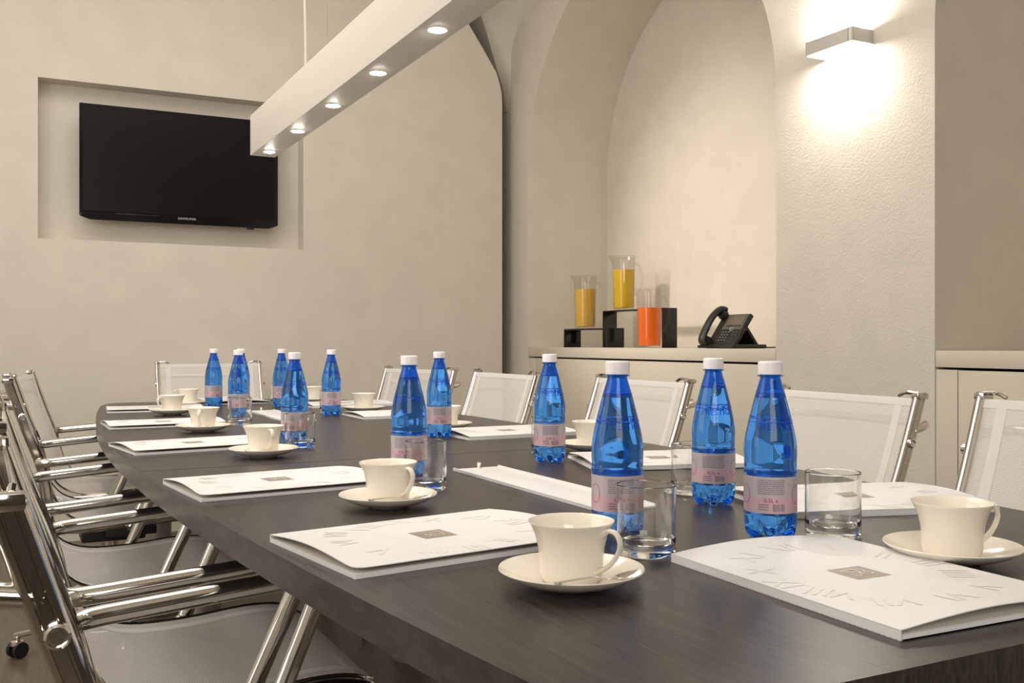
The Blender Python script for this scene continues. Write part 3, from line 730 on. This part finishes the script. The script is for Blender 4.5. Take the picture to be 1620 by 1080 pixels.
# ------------------------------------------------------------------ folders
def folder_proto(flip):
    t = empty('presentation_folder', (0, 0, 0), 0, 'x', 'folder', 'white presentation folders on the table')
    LX, LY, TH = .165, .119, .0085
    bm = bmesh.new()
    box(bm, -LX, LX, -LY, LY, 0, .0012)
    box(bm, -LX, LX, LY-.0012, LY, 0, TH)                       # spine
    box(bm, -LX+.0012, LX-.0012, -LY, -LY+.0012, 0, TH*.62); box(bm, -LX, -LX+.0012, -LY+.002, LY-.002, 0, TH*.62); 
    obj('pocket', bm, PAPER, t, smooth=False)
    bm = B(-LX+.004, LX-.006, -LY+.006, LY-.008, .0013, .0046); obj('papers', bm, PAPERIN, t, smooth=False)
    def zc(x, y):
        v = (LY-y)/(2*LY); u = x/LX
        return TH+.0002+.0008*min(1, v*8)+.0065*(sin(pi*min(1, v*1.02))**1.2)*(abs(u)**2.2)+.0022*v*v - .0012*v
    nx, ny = 24, 18
    bm = bmesh.new(); lay = []
    def rc(x, y):     # rounded free corners
        r = .018; ax, ay = abs(x), -y
        if ax > LX-r and ay > LY-r:
            dx, dy = ax-(LX-r), ay-(LY-r); m = max(dx, dy); l = math.hypot(dx, dy)
            if l > 0: dx, dy = dx/l*m, dy/l*m
            return (math.copysign(LX-r+dx, x), -(LY-r+dy))
        return x, y
    xs = [-LX+2*LX*i/nx for i in range(nx+1)]; xs = [-LX, -LX+.006, -LX+.012]+[x for x in xs if abs(x) < LX-.014]+[LX-.012, LX-.006, LX]
    ys = [LY-2*LY*j/ny for j in range(ny+1)]; ys = [y for y in ys if y > -LY+.014]+[-LY+.012, -LY+.006, -LY]
    for o_ in (0, .0009):
        lay.append([[bm.verts.new((*rc(x, y), zc(x, y)+o_)) for y in ys] for x in xs])
    A, C = lay; nX, nY = len(xs)-1, len(ys)-1
    for g in lay:
        for i in range(nX):
            for j in range(nY): bm.faces.new((g[i][j], g[i+1][j], g[i+1][j+1], g[i][j+1]))
    for i in range(nX):
        for j in (0, nY): bm.faces.new((A[i][j], A[i+1][j], C[i+1][j], C[i][j]))
    for j in range(nY):
        for i in (0, nX): bm.faces.new((A[i][j], A[i][j+1], C[i][j+1], C[i][j]))
    cov = obj('cover', bm, PAPER, t, ang=50)
    top = lambda x, y, e=.0012: zc(x, y)+.0009+e-.0010
    # page up = +x : map text (tx right, ty up) -> (x = ty, y = -tx)
    h = .0228; bm = bmesh.new(); k = 6
    g = [[bm.verts.new((-h+2*h*i/k, -h+2*h*j/k, top(-h+2*h*i/k, -h+2*h*j/k, .0012))) for j in range(k+1)] for i in range(k+1)]
    for i in range(k):
        for j in range(k): bm.faces.new((g[i][j], g[i+1][j], g[i+1][j+1], g[i][j+1]))
    lg = obj('emblem', bm, LOGO, cov)
    bm = bmesh.new(); rnd = random.Random(5)
    def stroke(pts, wd=.0012):
        pts = spline([(a, b, 0) for a, b in pts], 4); L_, R_ = [], []
        for i, p in enumerate(pts):
            T = (pts[min(i+1, len(pts)-1)]-pts[max(0, i-1)]).normalized(); nr = Vector((-T.y, T.x, 0))*wd
            for sd, lst in ((1, L_), (-1, R_)):
                v = p+nr*sd; lst.append(bm.verts.new((v.y, -v.x, top(v.y, -v.x, .0015))))
        for i in range(len(pts)-1): bm.faces.new((L_[i], L_[i+1], R_[i+1], R_[i]))
    stroke([(-.013, -.012), (-.012, 0), (-.013, .012)]); stroke([(-.007, .012), (-.006, .002), (-.002, -.004), (.003, .002), (.004, .012)])
    stroke([(-.014, .013), (-.004, .0135), (.006, .013)]); stroke([(.008, -.011), (.013, -.006), (.009, .0), (.012, .007), (.008, .012)])
    stroke([(-.009, -.012), (-.003, -.008), (.004, -.012)]); stroke([(-.002, -.003), (.005, -.005), (.007, -.011)])
    obj('emblem_strokes', bm, LOGOL, lg)
    for k_, s in enumerate(('XII', 'I', 'II', 'III', 'IIII', 'V', 'VI', 'VII', 'VIII', 'IX', 'X', 'XI')):
        a = radians(-30*k_)            # clockwise from page top
        rr = .118 if s in ('XII', 'VI', 'I', 'XI', 'V', 'VII') else .098
        def f(c, a=a, rr=rr):
            x, y = c.x*.9, c.y+rr; tx = x*cos(a)-y*sin(a); ty = x*sin(a)+y*cos(a)
            X, Y = ty, -tx; X = max(-LX+.001, min(LX-.001, X)); Y = max(-LY+.001, min(LY-.001, Y))
            return Vector((X, Y, top(X, Y, .00135)))
        obj('numeral', text_mesh(s, .042, GHOST, fn=f), GHOST, cov)
    return t
fo = folder_proto(0)
FO = [(.4727, 1.1348, 8, 'white folder nearest on the left side, left of the front coffee cup'),
 (.4216, 1.7186, 6, 'white folder second from the camera on the left side, its corner by the second cup'),
 (.398, 2.445, 8, 'white folder third from the camera on the left side'),
 (.424, 3.140, 1, 'white folder fourth from the camera along the left edge'),
 (.489, 3.850, -4, 'white folder farthest on the left side, behind the leftmost cup'),
 (.786, .742, 88.5, 'large white folder in the right foreground at the near head of the table'),
 (1.177, 1.120, 163, 'white folder behind the tumbler and the cup on the right'),
 (1.206, 1.680, 163, 'white folder between two blue bottles on the right side, before the phone chair'),
 (1.215, 2.395, 180, 'white folder on the right side, left of the lone bottle before the cabinet'),
 (1.196, 3.170, 180, 'white folder on the right side in front of the far cup by the lone bottle'),
 (1.200, 3.785, 180, 'white folder farthest on the right side, behind the far cup'),
 (.842, 4.203, 270, 'white folder at the far head of the table, behind the bottle cluster')]
for i, (x, y, r, lb) in enumerate(FO): place(fo, i == 0, (x, y, ZT+.0002), radians(r), lb)

# ------------------------------------------------------------------ risers, jugs, phone on the worktop
ZW = .9625
def riser(x0, x1, y0, y1, h, label):
    t = empty('display_riser', ((x0+x1)/2, (y0+y1)/2, ZW), 0, label, 'riser', 'black acrylic risers under the jugs')
    dx, dy, th = (x1-x0)/2, (y1-y0)/2, .012
    obj('top_panel', B(-dx, dx, -dy, dy, h-.009, h, bev=.001), BLACKGLOSS, t)
    for s in (-1, 1): obj('side_panel', B(-dx, dx, min(s*dy, s*(dy-th)), max(s*dy, s*(dy-th)), 0, h-.009, bev=.001), BLACKGLOSS, t)
riser(2.90, 3.01, 4.507, 4.975, .107, 'low black riser under the pale yellow juice jug')
riser(3.04, 3.13, 4.19, 4.774, .209, 'tall black riser under the bright yellow juice jug')
def jug(x, y, z, fill, jm, label, ha):
    t = empty('juice_jug', (x, y, z), 0, label, 'jug', 'clear juice jugs on the worktop')
    def rf(r, zz, th):
        a = (th-(ha+pi)+pi) % (2*pi)-pi; k = math.exp(-(a/.28)**2)*max(0, (zz-.262)/.043)
        return r+.024*k, zz+.004*k
    bm = bmesh.new(); lathe(bm, [(0, .001), (.055, .001), (.0585, .004), (.0590, .03), (.0620, .15), (.0640, .262), (.0650, .285), (.0665, .300), (.0672, .303), (.0655, .304), (.0632, .285), (.0619, .25), (.0604, .15), (.0575, .03), (.056, .012), (0, .010)], 48, rf=rf, sup=.003)
    obj('vessel', bm, ACRYL, t)
    bm = bmesh.new(); n = .0004
    lathe(bm, [(0, .0105), (.0550, .0125), (.0570, .03), (.0570+(fill-.03)*.023, fill), (0, fill)], 48); obj('juice', bm, jm, t)
    c_, s_ = cos(ha), sin(ha)
    bm = bmesh.new(); tube(bm, spline([(c_*r, s_*r, zz) for r, zz in ((.060, .262), (.075, .262), (.096, .225), (.104, .175), (.096, .125), (.075, .092), (.059, .085))], 5), .0062, 10)
    obj('handle', bm, ACRYL, t)
HA = atan2(-.457, .889)
jug(2.955, 4.826, ZW+.1072, .226, juice('pale_juice', (.74, .47, .08)), 'clear jug of pale yellow juice on the low riser', HA)
jug(3.085, 4.625, ZW+.2092, .225, juice('yellow_juice', (.72, .48, .005)), 'clear jug of bright yellow juice on the tall riser', HA)
jug(2.925, 4.15, ZW+.0002, .205, juice('orange_juice', (.88, .17, .005)), 'clear jug of orange juice standing on the worktop', HA)

ph = empty('desk_phone', (2.95, 3.625, ZW+.0002), 0, 'black office desk phone with handset and keypad on the worktop', 'phone')
def slanted(bm):      # local (u up the face, y width, n outwards) -> tilt
    an = radians(54); c_, s_ = cos(an), sin(an)
    for v in bm.verts:
        u, y, n = v.co; v.co = Vector((u*c_-n*s_+.0, y, .018+u*s_+n*c_))
    return bm
PHG = mat('phone_grey', (.10, .095, .085), .35); PHS = mat('phone_screen', (.16, .13, .10), .2); PHB = mat('phone_black', (.022, .021, .019), .4); PHK = mat('phone_key', (.07, .068, .062), .4); PHW = mat('key_print', (.5, .48, .44), .5)
bm = B(0, .178, -.10, .095, -.022, 0, bev=.006, seg=3); obj('housing', slanted(bm), PHB, ph)
bm = B(.085, .172, -.094, .045, 0, .003, bev=.002); fp = obj('screen_surround', slanted(bm), PHG, ph)
bm = B(.112, .160, -.080, .025, .003, .0042, bev=.0005); obj('screen', slanted(bm), PHS, fp)
for i in range(4):
    bm = B(.102, .107, -.078+i*.026, -.058+i*.026, .003, .005, bev=.0008); obj('soft_key', slanted(bm), PHB, fp)
for r in range(4):
    for c in range(3):
        u = .070-r*.0155; y = .020-c*.020
        bm = B(u-.0045, u+.0045, y-.007, y+.007, 0, .003, bev=.001); kk = obj('key', slanted(bm), PHK, ph)
        bm = B(u-.0012, u+.0018, y-.0015, y+.0015, .003, .0034); obj('key_digit', slanted(bm), PHW, kk)
for u, y in ((.070, -.055), (.0545, -.055), (.070, -.078), (.0545, -.078), (.03, -.066), (.012, -.066)):
    bm = B(u-.004, u+.004, y-.006, y+.006, 0, .003, bev=.001); obj('function_key', slanted(bm), PHK, ph)
bm = bmesh.new(); lathe(bm, [(.0135, 0), (.0135, .004), (.0100, .0045), (.009, .003), (.009, 0)], 24)
for v in bm.verts: v.co = Vector((v.co.y+.087, v.co.x-.028, v.co.z+.001))
obj('navigation_ring', slanted(bm), STEEL, ph)
# handset on the far side
bm = bmesh.new()
hp = spline([(-.012, .082, .022), (.0, .082, .045), (.062, .082, .056), (.125, .082, .056), (.178, .082, .040), (.192, .082, .018)], 6)
sweep(bm, hp, [(.026*cos(a), .015*sin(a)) for a in [2*pi*i/16 for i in range(16)]], side=(0, 1, 0), scale=lambda k: 1.0-.12*sin(pi*k))
obj('handset', slanted(bm), PHB, ph, ang=60)
for u in (.008, .168):
    bm = bmesh.new(); lathe(bm, [(0, .0), (.024, .0), (.026, .012), (.022, .030), (0, .034)], 20, c=(u, .082)); obj('handset_cup', slanted(bm), PHB, ph)
bm = B(-.012, .195, -.105, .100, 0, .019, bev=.008, seg=3); obj('foot', bm, PHB, ph)
bm = bmesh.new(); sweep(bm, [(.085, 0, .105), (.155, 0, .015)], [(-.085, -.006), (.085, -.006), (.085, .006), (-.085, .006)], side=(0, 1, 0)); obj('stand', bm, PHB, ph)
bm = bmesh.new(); hp = []
for i in range(160):
    a = i*.9; s = i/160
    hp.append((-.028+.006*cos(a)-.01*sin(pi*s), .12-.10*s, .008+.0055*sin(a)))
tube(bm, hp, .0016, 5); obj('coiled_cord', bm, PHB, ph)
bm = bmesh.new(); tube(bm, spline([(.19, .02, .012), (.25, .04, .006), (.32, .05, .004), (.385, .05, .004)], 6), .003, 8); obj('line_cord', bm, PHB, ph)
